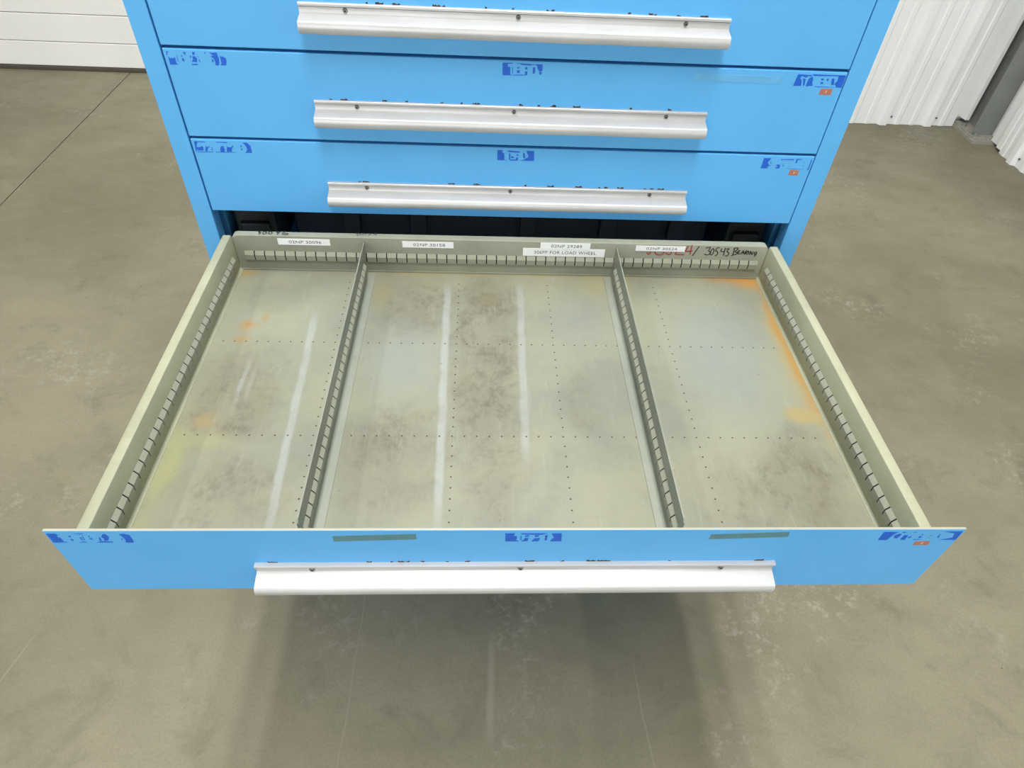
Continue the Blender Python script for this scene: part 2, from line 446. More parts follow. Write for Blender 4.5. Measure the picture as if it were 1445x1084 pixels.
TAPE = {
    'd2_left': [[(4.9,256.2),(8.2,256.3),(7.8,255.1),(6.1,255.1),(5.3,251.1),(4.2,251.0)],[(5.6,249.5),(8.8,246.8),(10.6,248.5),(10.9,246.5),(15.0,249.0),(14.7,240.6),(17.0,238.6),(5.4,238.5)],[(18.2,253.1),(18.5,250.3),(18.1,242.3),(17.3,243.1)],[(27.7,256.2),(31.8,256.2),(30.5,251.9)],[(23.8,250.1),(25.2,252.0),(26.7,250.2)],[(24.2,247.3),(26.0,248.0),(27.6,245.0),(26.1,243.0),(24.0,245.3)],[(41.1,256.7),(45.3,256.4),(42.5,252.3),(40.8,253.5)],[(36.6,251.7),(37.9,252.2),(37.6,248.2),(36.3,249.3)],[(39.5,250.7),(43.3,250.8),(45.7,248.5),(44.2,242.8),(36.7,243.7),(39.9,246.3)],[(36.1,240.3),(44.4,240.6),(44.8,239.0),(36.1,238.9)],[(47.6,251.7),(49.0,250.2),(47.5,249.9)],[(47.4,246.5),(48.7,247.0),(49.3,243.2),(47.8,243.7)],[(57.7,256.8),(60.1,256.5),(58.3,254.5)],[(64.6,256.5),(75.8,257.1),(76.0,253.1),(76.5,249.1),(75.8,243.1),(74.0,239.5),(69.4,239.4),(70.2,244.1),(69.2,249.3),(65.6,251.1),(66.6,252.0),(70.0,252.5)],[(66.2,247.6),(68.0,248.0),(68.3,244.4),(65.9,243.5)],[(78.6,252.4),(83.0,251.7),(86.5,249.5),(86.3,245.4),(84.4,239.7),(77.0,239.9),(78.6,242.7)]],
    'd3_left': [[(5.1,124.0),(22.5,123.7),(21.8,122.6),(8.7,122.7),(9.4,120.3),(8.0,120.2),(4.7,107.1),(3.4,107.5)],[(6.2,113.9),(11.8,114.6),(14.5,116.1),(16.7,115.2),(15.9,109.8),(13.8,108.8),(6.2,109.1)],[(5.1,106.9),(30.7,107.4),(29.5,106.5),(5.3,106.0)],[(21.3,117.8),(21.9,114.9),(24.7,115.4),(28.1,117.8),(25.2,114.0),(22.4,112.0),(21.3,107.9),(18.1,108.0)],[(28.9,114.3),(31.3,114.7),(30.4,113.2),(28.7,113.3)],[(28.2,111.7),(30.8,111.3),(30.0,109.8),(27.4,110.4)],[(38.4,124.0),(56.3,123.8),(54.7,122.6),(38.6,123.1)],[(43.9,116.0),(47.0,117.6),(48.6,116.6),(48.0,114.2),(49.5,113.3),(47.7,106.9),(41.7,107.7),(42.0,112.1)],[(33.4,107.2),(65.4,107.6),(63.4,106.9),(34.1,106.5)],[(53.8,117.3),(55.5,115.4),(60.2,116.0),(63.3,119.0),(63.7,117.1),(60.7,114.1),(59.2,108.2),(51.1,108.0)],[(75.6,119.4),(76.9,118.9),(76.0,115.5),(74.3,116.0)],[(74.6,113.6),(77.8,113.6),(73.9,110.4)],[(79.4,123.8),(85.8,124.0),(87.9,121.7),(90.5,118.9),(90.5,107.2),(79.4,107.0),(82.4,109.9),(84.3,113.8),(83.1,118.7)]],
    'open_left': [[(2.1,-8.6),(10.8,-8.7),(13.6,-11.8),(10.8,-12.7),(11.5,-17.4),(13.1,-15.4),(13.7,-22.2),(13.5,-24.3),(17.1,-25.9),(2.3,-25.9),(2.5,-18.1)],[(22.7,-13.4),(24.5,-12.4),(25.1,-15.0),(22.7,-15.8)],[(22.7,-19.1),(25.2,-19.9),(24.1,-22.7),(22.5,-22.3)],[(29.9,-8.8),(40.5,-8.4),(37.0,-10.1)],[(33.1,-16.2),(34.4,-15.5),(34.4,-21.6),(33.4,-22.3)],[(36.6,-12.8),(37.0,-13.5),(36.5,-21.6),(35.6,-21.6)],[(28.4,-26.0),(34.1,-24.1),(37.5,-26.1)],[(43.1,-13.5),(44.6,-12.8),(43.9,-15.5),(42.6,-15.5)],[(42.1,-18.2),(44.5,-17.6),(45.6,-21.0),(42.8,-20.0)],[(52.5,-16.9),(54.0,-15.6),(53.4,-22.8),(51.0,-22.4)],[(58.6,-10.2),(61.4,-9.3),(63.5,-15.6),(60.5,-21.8),(56.1,-23.1),(57.1,-17.6),(55.4,-15.6)],[(46.8,-26.1),(51.9,-23.8),(63.8,-24.3),(63.8,-26.2)],[(75.4,-10.3),(80.6,-9.4),(85.8,-11.7),(85.9,-25.3),(84.3,-26.7),(77.0,-26.3),(78.6,-19.8),(77.5,-15.0)],[(74.8,-18.4),(76.3,-18.4),(75.1,-22.5)]],
    'd3_right': [[(915.6,122.8),(928.1,123.0),(924.2,115.7),(927.6,111.2),(931.2,110.5),(926.5,108.8),(926.9,105.3),(915.4,105.1),(915.9,112.8)],[(928.4,116.6),(931.7,114.4),(929.4,113.5)],[(939.4,111.5),(945.0,112.5),(946.7,111.3),(947.3,105.9),(939.1,105.7),(943.4,108.5)],[(951.0,111.5),(952.4,112.7),(952.7,110.7),(951.5,108.8)],[(944.8,121.7),(966.7,122.7),(964.6,120.4),(960.6,121.0),(948.0,121.0),(946.3,119.4)],[(970.4,122.8),(979.9,123.1),(978.9,121.9),(972.8,121.4),(973.2,116.0),(970.8,115.5)],[(983.6,118.2),(985.9,117.1),(985.2,116.0)],[(984.4,112.0),(986.4,111.7),(986.0,109.8)],[(995.1,122.4),(996.8,122.1),(997.1,105.0),(993.9,104.5),(995.6,108.1)],[(959.4,105.5),(972.9,105.5),(990.8,105.7),(971.7,104.7)]],
    'open_right': [[(906.6,-8.8),(923.7,-8.9),(920.2,-13.2),(918.2,-21.8),(916.9,-25.9),(906.8,-25.8)],[(922.3,-16.0),(927.0,-12.5),(929.6,-14.6),(927.0,-22.6),(923.1,-21.1)],[(927.2,-9.6),(933.1,-8.6),(930.3,-11.1)],[(933.2,-15.4),(937.6,-15.4),(938.1,-25.6),(932.3,-25.1)],[(939.0,-19.0),(943.1,-17.6),(942.5,-21.2),(940.4,-21.9)],[(940.2,-10.1),(945.9,-8.7),(942.9,-10.7)],[(951.4,-19.8),(953.0,-17.3),(955.5,-19.1),(953.3,-22.0)],[(952.1,-14.0),(954.0,-13.0),(954.3,-15.9)],[(963.4,-16.5),(966.0,-15.9),(964.9,-17.7)],[(962.7,-20.6),(964.7,-20.6),(964.7,-22.0)],[(973.6,-20.6),(973.9,-13.4),(976.1,-21.4)],[(976.0,-8.4),(997.5,-8.0),(998.4,-25.9),(979.4,-25.3),(987.0,-22.9),(992.3,-20.7),(990.0,-12.0)],[(947.4,-24.6),(957.2,-24.9),(948.8,-25.8)]],
    'd2_mid': [[(482.9,257.2),(498.0,257.4),(498.4,256.3),(490.7,255.7),(490.8,252.0),(494.8,251.5),(494.7,240.7),(497.6,240.6),(497.1,239.7),(483.5,239.6)],[(503.5,257.3),(521.0,256.8),(526.2,256.2),(531.4,256.1),(531.5,255.3),(526.8,255.4),(524.0,254.5),(510.2,255.1),(509.0,256.4),(503.8,256.5)],[(497.4,251.4),(498.6,251.4),(498.8,242.8),(497.8,242.5)],[(504.1,251.1),(508.3,252.3),(508.4,250.1),(504.4,249.7)],[(504.3,247.2),(508.6,247.3),(508.8,243.7),(504.4,243.6)],[(516.1,251.7),(519.6,252.4),(519.8,249.1),(516.3,248.7)],[(516.2,245.9),(519.6,246.2),(520.0,240.8),(511.0,240.0),(498.8,239.6),(498.8,240.6),(516.7,241.5)],[(527.6,252.1),(531.1,252.2),(531.6,245.0),(529.4,243.0),(527.9,243.3)],[(531.9,256.7),(541.7,256.7),(542.0,248.7),(540.8,246.5),(536.7,246.9),(534.0,251.8),(534.4,254.0),(532.4,254.8)],[(536.8,245.8),(540.2,246.2),(541.6,243.7),(538.2,241.6)]],
    'd3_mid': [[(479.1,123.5),(489.0,123.8),(486.3,120.7),(490.6,117.9),(491.0,107.4),(496.8,106.6),(479.6,106.4)],[(496.1,123.4),(516.0,122.2),(514.7,120.1),(496.2,121.0)],[(498.0,118.1),(500.3,118.8),(500.7,107.7),(498.4,107.6)],[(501.6,113.7),(505.9,113.8),(506.0,110.8),(501.7,110.7)],[(510.0,117.0),(513.4,117.1),(513.5,115.0),(510.1,114.9)],[(510.3,111.9),(513.1,112.0),(512.5,106.5),(501.1,106.1),(501.0,108.3),(509.6,108.5)],[(520.5,118.8),(523.2,120.3),(524.6,111.4),(521.8,110.7)],[(525.9,123.4),(538.1,123.8),(539.2,106.7),(515.4,106.6),(522.5,108.3),(529.4,113.0),(529.2,116.0)]],
    'open_mid': [[(482.7,-10.0),(493.7,-10.0),(492.0,-14.6),(495.9,-16.4),(495.3,-23.7),(498.4,-26.3),(483.3,-26.2)],[(499.4,-10.0),(528.3,-10.1),(522.8,-13.0),(501.5,-12.2)],[(499.7,-14.7),(500.8,-14.7),(500.7,-23.0),(499.6,-23.7)],[(504.5,-14.7),(508.9,-13.6),(508.7,-16.5),(504.7,-17.2)],[(504.8,-19.4),(508.7,-19.4),(507.7,-25.6),(500.3,-26.3),(503.1,-23.7)],[(515.1,-14.0),(519.9,-14.0),(519.2,-16.6),(515.7,-17.3)],[(515.1,-20.2),(521.3,-19.5),(519.9,-26.0),(512.0,-26.4)],[(526.4,-14.8),(529.2,-13.0),(529.1,-23.9),(526.6,-24.6)],[(533.2,-10.2),(544.4,-10.2),(545.4,-26.5),(532.6,-26.5),(534.2,-22.1),(536.8,-18.4),(534.5,-14.1)]],
    'd2_right': [[(925.0,255.7),(946.9,255.1),(944.8,253.3),(940.6,253.6),(938.9,251.0),(931.8,253.4),(929.5,250.7),(933.6,247.0),(935.2,239.0),(923.0,238.6)],[(934.0,249.6),(938.6,249.7),(940.2,240.2),(937.9,239.1),(936.2,245.8)],[(943.4,249.9),(947.5,253.4),(950.6,248.8),(950.2,246.3),(952.7,239.8),(942.1,238.7)],[(946.4,256.4),(998.1,256.1),(998.0,255.0),(950.0,254.0)],[(962.2,250.5),(966.2,250.7),(966.7,248.1),(963.2,248.0)],[(962.8,245.4),(967.4,245.5),(967.9,243.0),(963.8,242.8)],[(970.8,250.8),(973.5,250.9),(974.3,247.6),(971.6,247.5)],[(978.3,251.1),(982.4,251.2),(985.2,242.2),(980.6,242.1)],[(987.6,255.2),(998.3,255.6),(998.5,238.2),(990.3,238.5),(985.5,243.5),(988.0,247.5)],[(957.0,239.2),(990.3,238.5),(957.4,238.2)]],
}
INK = {
    'red': [[(736.3,-13.3),(741.3,-12.1),(740.2,-18.8),(745.8,-22.8),(743.3,-28.2),(739.4,-24.4)],[(754.5,-12.9),(752.6,-21.2),(756.3,-27.3),(762.6,-28.9),(768.1,-26.5),(767.8,-19.5),(760.4,-12.7),(754.5,-12.9)],[(779.3,-12.3),(772.4,-13.0),(772.2,-18.0),(781.2,-20.6),(780.3,-27.6),(771.4,-25.0)],[(786.8,-13.5),(790.9,-10.9),(794.5,-16.1),(789.7,-26.5),(805.5,-27.3)],[(809.0,-8.8),(806.7,-17.1),(806.5,-20.5),(818.2,-19.1)],[(814.4,-7.3),(815.3,-27.0)]],
    'black': [[(827.6,-9.7),(820.0,-29.5)],[(839.2,-13.0),(847.1,-11.2),(845.9,-18.4),(850.6,-21.7),(846.4,-26.9),(840.0,-25.3)],[(852.3,-13.7),(850.3,-18.1),(850.2,-24.7),(853.2,-26.6),(855.3,-22.4),(854.8,-15.8),(852.2,-13.4)],[(863.6,-11.2),(859.0,-12.8),(858.7,-18.6),(862.2,-20.0),(863.0,-25.1),(859.4,-28.5)],[(867.9,-13.3),(867.6,-19.1),(873.3,-19.0)],[(873.4,-11.7),(874.4,-27.5)],[(875.2,-14.6),(880.4,-13.0),(878.3,-18.9),(882.3,-21.7),(881.6,-27.4),(877.0,-27.8)],[(889.8,-12.8),(890.2,-25.2),(887.7,-27.5)],[(887.9,-12.8),(893.7,-11.2),(896.2,-14.1),(892.1,-18.5),(897.3,-21.4),(895.1,-24.7),(889.7,-25.7)],[(900.9,-16.1),(897.8,-17.7),(898.4,-22.8),(902.8,-22.7)],[(898.4,-19.9),(901.2,-19.4)],[(904.4,-23.9),(906.6,-16.4),(909.5,-23.7)],[(904.9,-21.2),(908.5,-20.5)],[(910.9,-24.3),(911.0,-16.3)],[(910.5,-16.6),(914.5,-17.3),(914.0,-19.8),(911.3,-20.4),(915.2,-23.9)],[(916.9,-23.8),(916.5,-16.8)],[(919.8,-25.0),(919.5,-17.2),(923.7,-24.4),(924.1,-17.8)],[(930.5,-18.8),(927.2,-19.5),(927.9,-23.6),(930.8,-22.8),(930.5,-18.8),(930.8,-25.0),(928.1,-28.3)]],
    'flange_a': [[(84.5,-46.9),(87.8,-46.1),(87.0,-50.0),(90.1,-51.0),(87.1,-55.4)],[(95.0,-46.4),(93.0,-50.8),(95.6,-54.4),(99.1,-51.7),(97.4,-47.0),(95.0,-46.4)],[(104.3,-46.1),(102.3,-50.5),(104.9,-54.0),(108.4,-51.3),(106.7,-46.6),(104.3,-46.1)],[(116.5,-45.6),(115.5,-48.9),(120.1,-48.7)],[(120.4,-44.3),(117.3,-54.8)],[(129.8,-44.4),(125.6,-49.6),(127.1,-53.8),(133.0,-54.2),(134.2,-51.4),(127.6,-51.0)]],
    'flange_b': [[(245.8,-44.1),(249.7,-44.8),(247.2,-48.2),(250.5,-50.6),(247.3,-52.4)],[(253.2,-45.5),(252.6,-49.7),(257.1,-49.5),(257.3,-45.3),(253.2,-45.5)],[(262.2,-44.3),(260.6,-50.2)],[(270.0,-43.2),(266.8,-45.0),(269.9,-48.2),(266.3,-50.0)],[(279.1,-42.8),(275.2,-48.0),(279.8,-48.6),(275.8,-43.8),(280.3,-42.8)]],
}
# ------------------------------------------------------------------ the hall
X0, X1, Y0, Y1 = -12.0, 3.56, -11.0, 3.02
JX = -1.785
DOOR_Y, DOOR_X1 = 3.45, 0.9

bm = bmesh.new()
box(bm, JX + 0.003, X1 + 0.3, Y0 - 0.2, DOOR_Y + 0.4, -0.12, 0.0)
floor = tag(link('floor', mesh_from(bm, 'floor'), 'concrete'), kind='structure')
link('floor_slab', boxmesh('floor_slab', X0 - 0.2, JX - 0.003, Y0 - 0.2, DOOR_Y + 0.4, -0.12, 0.0), 'concrete', floor)
link('control_joint', boxmesh('control_joint', JX - 0.003, JX + 0.003, Y0 - 0.2, DOOR_Y + 0.4, -0.12, -0.006), 'rubber', floor)

def ribbed(length, phase, pitch=0.292):
    """(distance, proud) outline of ribbed liner sheet: a tall rib each pitch, two low ones between"""
    pts = [(0.0, 0.0)]
    k = math.floor(-phase / pitch) - 1
    while True:
        c = phase + k * pitch
        if c > length + pitch:
            break
        for d, h in ((-0.034, 0), (-0.020, 0.022), (0.020, 0.022), (0.034, 0),
                     (0.078, 0), (0.086, 0.005), (0.108, 0.005), (0.116, 0),
                     (0.176, 0), (0.184, 0.005), (0.206, 0.005), (0.214, 0)):
            t = c + d
            if 0 < t < length:
                pts.append((t, h))
        k += 1
    pts.append((length, 0.0))
    return pts

def ribbed_wall(name, a, b, axis, base, sign, z0, z1, phase, inset=0.05):
    """axis 'x': wall along x at y=base; axis 'y': along y at x=base; ribs towards sign"""
    pr = ribbed(b - a, phase)
    if axis == 'x':
        pts = [(a + t, base + sign * h) for t, h in pr] + [(b, base - sign * inset), (a, base - sign * inset)]
    else:
        pts = [(base + sign * h, a + t) for t, h in pr] + [(base - sign * inset, b), (base - sign * inset, a)]
    bm = bmesh.new()
    extrude_profile(bm, pts, 'z', z0, z1)
    return tag(link(name, mesh_from(bm, name), 'wall'), kind='structure')

WB0, WB1 = 0.98, 3.455
wall_back = ribbed_wall('wall_back', WB0, WB1, 'x', Y1, -1, 0.002, CEIL, 2.990 - WB0)
# short raised end of the sheet behind the column
ext = bmesh.new()
pr = [(3.455, Y1), (3.457, Y1 + 0.03), (3.49, Y1 + 0.03), (3.498, Y1 - 0.03), (3.522, Y1 - 0.03), (3.522, Y1 + 0.06), (3.455, Y1 + 0.06)]
extrude_profile(ext, pr, 'z', 0.055, CEIL)
link('end_sheet', mesh_from(ext, 'end_sheet'), 'wall', wall_back)
wall_right = ribbed_wall('wall_right', Y0, 2.66, 'y', X1, -1, 0.002, CEIL, 2.53 - Y0)
et = bmesh.new()
extrude_profile(et, [(X1 + 0.05, 2.66), (X1 - 0.004, 2.66), (X1 - 0.004, 2.70), (X1 + 0.016, 2.72), (X1 + 0.016, 2.79), (X1 + 0.05, 2.79)], 'z', 0.02, CEIL)
link('edge_trim', mesh_from(et, 'edge_trim'), 'wall', wall_right)
wall_left = ribbed_wall('wall_left', Y0, DOOR_Y, 'y', X0, 1, 0.002, CEIL, 0.1)
OX0, OX1, OZ = -4.6, 1.4, 4.2     # unseen doorway added in the front wall to light the vertical faces
wall_front = ribbed_wall('wall_front', X0, OX0, 'x', Y0, 1, 0.002, CEIL, 0.1)
p_ = ribbed_wall('wall_sheet', OX1, X1, 'x', Y0, 1, 0.002, CEIL, 0.1)
p_.parent = wall_front; del p_['kind']
p_ = ribbed_wall('wall_sheet', OX0, OX1, 'x', Y0, 1, OZ, CEIL, 0.1)
p_.parent = wall_front; del p_['kind']
tag(link('ground', boxmesh('ground', -40, 40, -60, Y0 - 0.25, -0.16, -0.03), 'concrete'), kind='structure')  # unseen ground, added outside the doorway to block world light from below
pl_ = bpy.data.lights.new('added_doorway_portal', 'AREA')
pl_.shape = 'RECTANGLE'
pl_.size, pl_.size_y = OX1 - OX0, OZ
pl_.cycles.is_portal = True
po_ = bpy.data.objects.new('added_doorway_portal', pl_)
COL.objects.link(po_)
po_.location = ((OX0 + OX1) / 2, Y0 - 0.06, OZ / 2)
po_.rotation_euler = (math.radians(90), 0, 0)
ceil_ = tag(link('ceiling', boxmesh('ceiling', X0 - 0.2, X1 + 0.3, Y0 - 0.2, DOOR_Y + 0.4, CEIL, CEIL + 0.1), 'ceiling'), kind='structure')
# sheet closing the corner behind the column
tag(link('wall_corner', boxmesh('wall_corner', 3.61, 3.66, 2.60, 3.2, 0.0, CEIL), 'wall'), kind='structure')
bm = bmesh.new()
box(bm, 3.45, 3.66, 3.085, 3.2, 0.0, CEIL)
link('corner_return', mesh_from(bm, 'corner_return'), 'wall', bpy.data.objects['wall_corner'])
# small fixing screws at the foot of the sheets
bm = bmesh.new()
bmesh.ops.create_cone(bm, cap_ends=True, segments=8, radius1=0.007, radius2=0.005, depth=0.006, matrix=Matrix.Rotation(math.pi / 2, 4, 'X'))
fix = mesh_from(bm, 'fixing_screw')
for i in range(7):
    o = link('fixing_screw', fix, 'steel', wall_back)
    o.location = (2.990 + 0.045 - 0.292 * 4 + 0.292 * i if i < 6 else 3.327, Y1 - 0.003, 0.05)
    if i >= 6 or o.location.x > 3.40:
        o.location.x = 3.327 if i == 5 else 1.2
for i in range(5):
    o = link('fixing_screw', fix, 'steel', wall_right)
    o.location = (X1 - 0.003, 2.53 - 0.045 - 0.292 * i, 0.05)
    o.rotation_euler = (0, 0, math.pi / 2)

# overhead sectional door in its recess left of the ribbed wall
door = tag(link('door_1', boxmesh('door_1', X0, DOOR_X1, DOOR_Y + 0.02, DOOR_Y + 0.06, 0.03, CEIL), 'door'), kind='structure')
z = 0.022
i = 0
while z < CEIL - 0.05:
    h = 0.1455 if i == 0 else 0.160
    z1 = min(z + h, CEIL)
    link('door_panel', boxmesh('door_panel', X0, DOOR_X1, DOOR_Y, DOOR_Y + 0.03, z + 0.002, z1 - 0.002, bevel=0.003, seg=1), 'door', door)
    z = z1
    i += 1
link('bottom_seal', boxmesh('bottom_seal', X0, DOOR_X1, DOOR_Y - 0.012, DOOR_Y + 0.03, 0.0, 0.022, bevel=0.004), 'rubber', door)
tag(link('trim_1', boxmesh('trim_1', DOOR_X1, WB0, Y1 - 0.01, DOOR_Y + 0.1, 0.0, CEIL), 'wall'), kind='structure')

# steel column in the corner
col = root('steel_column', (3.56, 2.9, 0), 'grey painted steel column standing in the corner between the white ribbed walls', 'column')
bm = bmesh.new()
prof = [(3.478, 2.845), (3.605, 2.845), (3.605, 2.855), (3.565, 2.857), (3.565, 3.055), (3.605, 3.057), (3.605, 3.067), (3.535, 3.067), (3.535, 3.057), (3.557, 3.055), (3.557, 2.857), (3.478, 2.855)]
extrude_profile(bm, prof, 'z', 0.028, CEIL)
link('column_shaft', mesh_from(bm, 'column_shaft'), 'column', col)
link('base_plate', boxmesh('base_plate', 3.47, 3.605, 2.80, 3.05, 0.015, 0.028, bevel=0.002), 'grout', col)
bm = bmesh.new()
extrude_profile(bm, [(3.452, 2.777), (3.605, 2.765), (3.605, 3.085), (3.46, 3.045)], 'z', 0.0, 0.017)
link('grout_pad', mesh_from(bm, 'grout_pad'), 'grout', col)
bm = bmesh.new()
bmesh.ops.create_cone(bm, cap_ends=True, segments=6, radius1=0.014, radius2=0.014, depth=0.016)
nut = mesh_from(bm, 'anchor_nut')
for x, y in ((3.49, 2.83), (3.49, 2.97)):
    o = link('anchor_nut', nut, 'column', col)
    o.location = (x, y, 0.036)

# ceiling strip lights
em = NT('lamp_diffuser')
em.b.inputs['Emission Color'].default_value = STRIP_COLOR + (1,)
em.b.inputs['Emission Strength'].default_value = 3.0
M['lamp'] = em.m
hs = boxmesh('housing', -0.08, 0.08, -0.62, 0.62, -0.03, 0.04, bevel=0.006)
hs.materials.append(M['wall'])
df = boxmesh('diffuser', -0.06, 0.06, -0.60, 0.60, -0.045, -0.028, bevel=0.005)
df.materials.append(M['lamp'])
for n, (x, y, w) in enumerate(STRIPS):
    t = root('strip_light', (x, y, CEIL - 0.04), 'long white strip light fixed under the ceiling of the hall', 'light', 'ceiling strip lights')
    WORLD_INV[t.name] = Matrix.Identity(4)
    link('housing', hs, None, t)
    link('diffuser', df, None, t)
    ld = bpy.data.lights.new('strip_lamp', 'AREA')
    ld.shape = 'RECTANGLE'
    ld.size, ld.size_y = 0.12, 1.2
    ld.energy = w
    ld.color = STRIP_COLOR
    lo = bpy.data.objects.new('strip_lamp', ld)
    COL.objects.link(lo)
    lo.parent = t
    lo.location = (0, 0, -0.05)

# ------------------------------------------------------------------ the cabinet
CAB = root('tool_cabinet', (0.5, 0.36, 0), 'tall sky-blue steel drawer cabinet with one wide drawer pulled out', 'cabinet')
DEPTH = 0.72
CL, CR, CT = -0.0323, 1.033, ZO + 0.425
for x0, x1 in ((CL, CL + 0.002), (CR - 0.002, CR)):
    link('side_panel', boxmesh('side_panel', x0, x1, 0.012, DEPTH, 0.0, CT), 'blue', CAB)
for s, x0, x1 in ((-1, CL, -0.0026), (1, 1.0016, CR)):
    bm = bmesh.new()
    box(bm, x0, x1, 0.0, 0.028, 0.0, CT, bevel=0.0012, seg=2)
    link('stile', mesh_from(bm, 'stile'), 'blue', CAB)
    xi = x1 if s < 0 else x0
    bm = bmesh.new()
    box(bm, min(xi, xi - s * -0.0) - (0.012 if s < 0 else 0), max(xi, xi) + (0.012 if s > 0 else 0), 0.05, DEPTH - 0.01, 0.1, CT - 0.02)
    link('inner_side', mesh_from(bm, 'inner_side'), 'blue', CAB)
link('back_panel', boxmesh('back_panel', CL, CR, DEPTH - 0.004, DEPTH, 0.0, CT), 'blue', CAB)
link('top_panel', boxmesh('top_panel', CL, CR, 0.0, DEPTH, CT, CT + 0.012, bevel=0.002), 'blue', CAB)
link('top_rail', boxmesh('top_rail', -0.002, 1.001, 0.0, 0.03, ZO + 0.397, CT), 'blue', CAB)
link('plinth', boxmesh('plinth', -0.002, 1.001, 0.0, 0.03, 0.0, 0.098), 'blue', CAB)
# runners and lock bar in the dark bay behind the pulled-out drawer
for x0, x1 in ((0.010, 0.082), (0.918, 0.990)):
    bm = bmesh.new()
    box(bm, x0, x1, 0.055, 0.66, ZO - 0.118, ZO - 0.022, bevel=0.004)
    box(bm, x0 + 0.01, x1 - 0.01, 0.045, 0.64, ZO - 0.10, ZO - 0.05, bevel=0.004)
    link('runner', mesh_from(bm, 'runner'), 'black', CAB)
link('lock_bar', boxmesh('lock_bar', 0.10, 0.90, 0.11, 0.13, ZO - 0.115, ZO - 0.035, bevel=0.003), 'black', CAB)
for x in (0.21, 0.335, 0.545, 0.70, 0.835):
    link('lock_bracket', boxmesh('lock_bracket', x - 0.016, x + 0.016, 0.095, 0.11, ZO - 0.10, ZO - 0.028, bevel=0.003), 'black', CAB)

# handle: one extruded aluminium profile, shared by all drawers
HP = [(0, 0), (.0045, .0002), (.0056, -.0008), (.0056, -.0034), (.0048, -.0040), (.0012, -.0041), (.0012, -.0050), (.0030, -.0052), (.0030, -.0118),
      (.0036, -.0132), (.0060, -.0143), (.0118, -.0155), (.0135, -.0160), (.0200, -.0176), (.0218, -.0182), (.0232, -.0193),
      (.0243, -.0215), (.0250, -.0245), (.0250, -.0275), (.0241, -.0305), (.0224, -.0332), (.0200, -.0350), (.0172, -.0358), (.0158, -.0352),
      (.0160, -.0342), (.0195, -.0325), (.0220, -.0285), (.0218, -.0230), (.0190, -.0205), (.0100, -.0185), (.0030, -.0165), (0, -.0160)]
bm = bmesh.new()
extrude_profile(bm, [(-p, z) for p, z in HP], 'x', 0.2022, 0.8018)
HANDLE = mesh_from(bm, 'handle', smooth=24)
HANDLE.materials.append(M['alu'])
bm = bmesh.new()
rx = Matrix.Rotation(math.pi / 2, 4, 'X')
bmesh.ops.create_cone(bm, cap_ends=True, segments=14, radius1=0.0036, radius2=0.0026, depth=0.0022, matrix=rx)
for f in bm.faces:
    f.material_index = 0
r = bmesh.ops.create_cone(bm, cap_ends=True, segments=6, radius1=0.0014, radius2=0.0014, depth=0.0003, matrix=Matrix.Translation((0, -0.00125, 0)) @ rx)
for v in r['verts']:
    for f in v.link_faces:
        f.material_index = 1
SCREW = mesh_from(bm, 'screw')
SCREW.materials.append(M['steel']); SCREW.materials.append(M['ink'])

rnd = random.Random(7)
def add_handle(dr, yface, ztop, chips=True):
    h = link('handle', HANDLE, None, dr)
    h.location = (0, yface, ztop)
    for x in (0.2650, 0.5028, 0.7390):
        s = link('screw', SCREW, None, dr)
        s.location = (x, yface - 0.0040, ztop - 0.0088)
    if chips:
        # paint chipped off along the upper edge of the handle
        bm = bmesh.new()
        for _ in range(16):
            x = rnd.uniform(0.21, 0.79)
            L = rnd.choice((0.003, 0.004, 0.006, 0.011))
            n = max(3, int(L / 0.0015))
            topc = [(x + L * i / n, ztop + 0.0008 + rnd.random() * 0.0022) for i in range(n + 1)]
            pts = [(x, ztop - 0.0002)] + topc + [(x + L, ztop - 0.0002)]
            plates(bm, [[(a * 1000, (b - ZO) * 1000) for a, b in pts]], yface, 0.0003)
        link('chipped_paint', mesh_from(bm, 'chipped_paint'), 'grime', dr)['kind'] = 'stuff'

def closed_drawer(z0, z1, ht, chips=True):
    """front sheet with the tray body behind it"""
    bm = bmesh.new()
    box(bm, 0.0, 1.0, 0.0, 0.018, ZO + z0 + 0.0020, ZO + z1 - 0.0020, bevel=0.0014, seg=2)
    box(bm, 0.03, 0.964, 0.018, 0.62, ZO + z0 + 0.02, ZO + z1 - 0.012)
    dr = link('drawer', mesh_from(bm, 'drawer'), 'blue', CAB)
    dr['label'] = 'closed sky-blue drawer with a long aluminium handle'
    add_handle(dr, 0.0, ZO + ht, chips)
    return dr

def tape(dr, key, y):
    bm = bmesh.new()
    plates(bm, TAPE[key], y, 0.00025)
    o = link('label_tape', mesh_from(bm, 'label_tape'), 'tape', dr)
    o['label'] = 'remains of a dark blue label tape with peeled lettering'
def patch(dr, name, quad, y, mat, label=None, mark=False):
    bm = bmesh.new()
    plates(bm, [quad], y, 0.00025)
    if mark:
        cx = sum(p[0] for p in quad) / 4; cz = sum(p[1] for p in quad) / 4
        plates(bm, [[(cx - 1.2, cz - 1.8), (cx + 0.4, cz - 1.8), (cx + 1.6, cz + 0.2), (cx + 1.2, cz + 2), (cx - 0.4, cz + 1.8), (cx - 0.2, cz)]], y - 0.00025, 0.0001, 1)
    o = link(name, mesh_from(bm, name), [mat, 'cream'], dr)
    if label:
        o['label'] = label

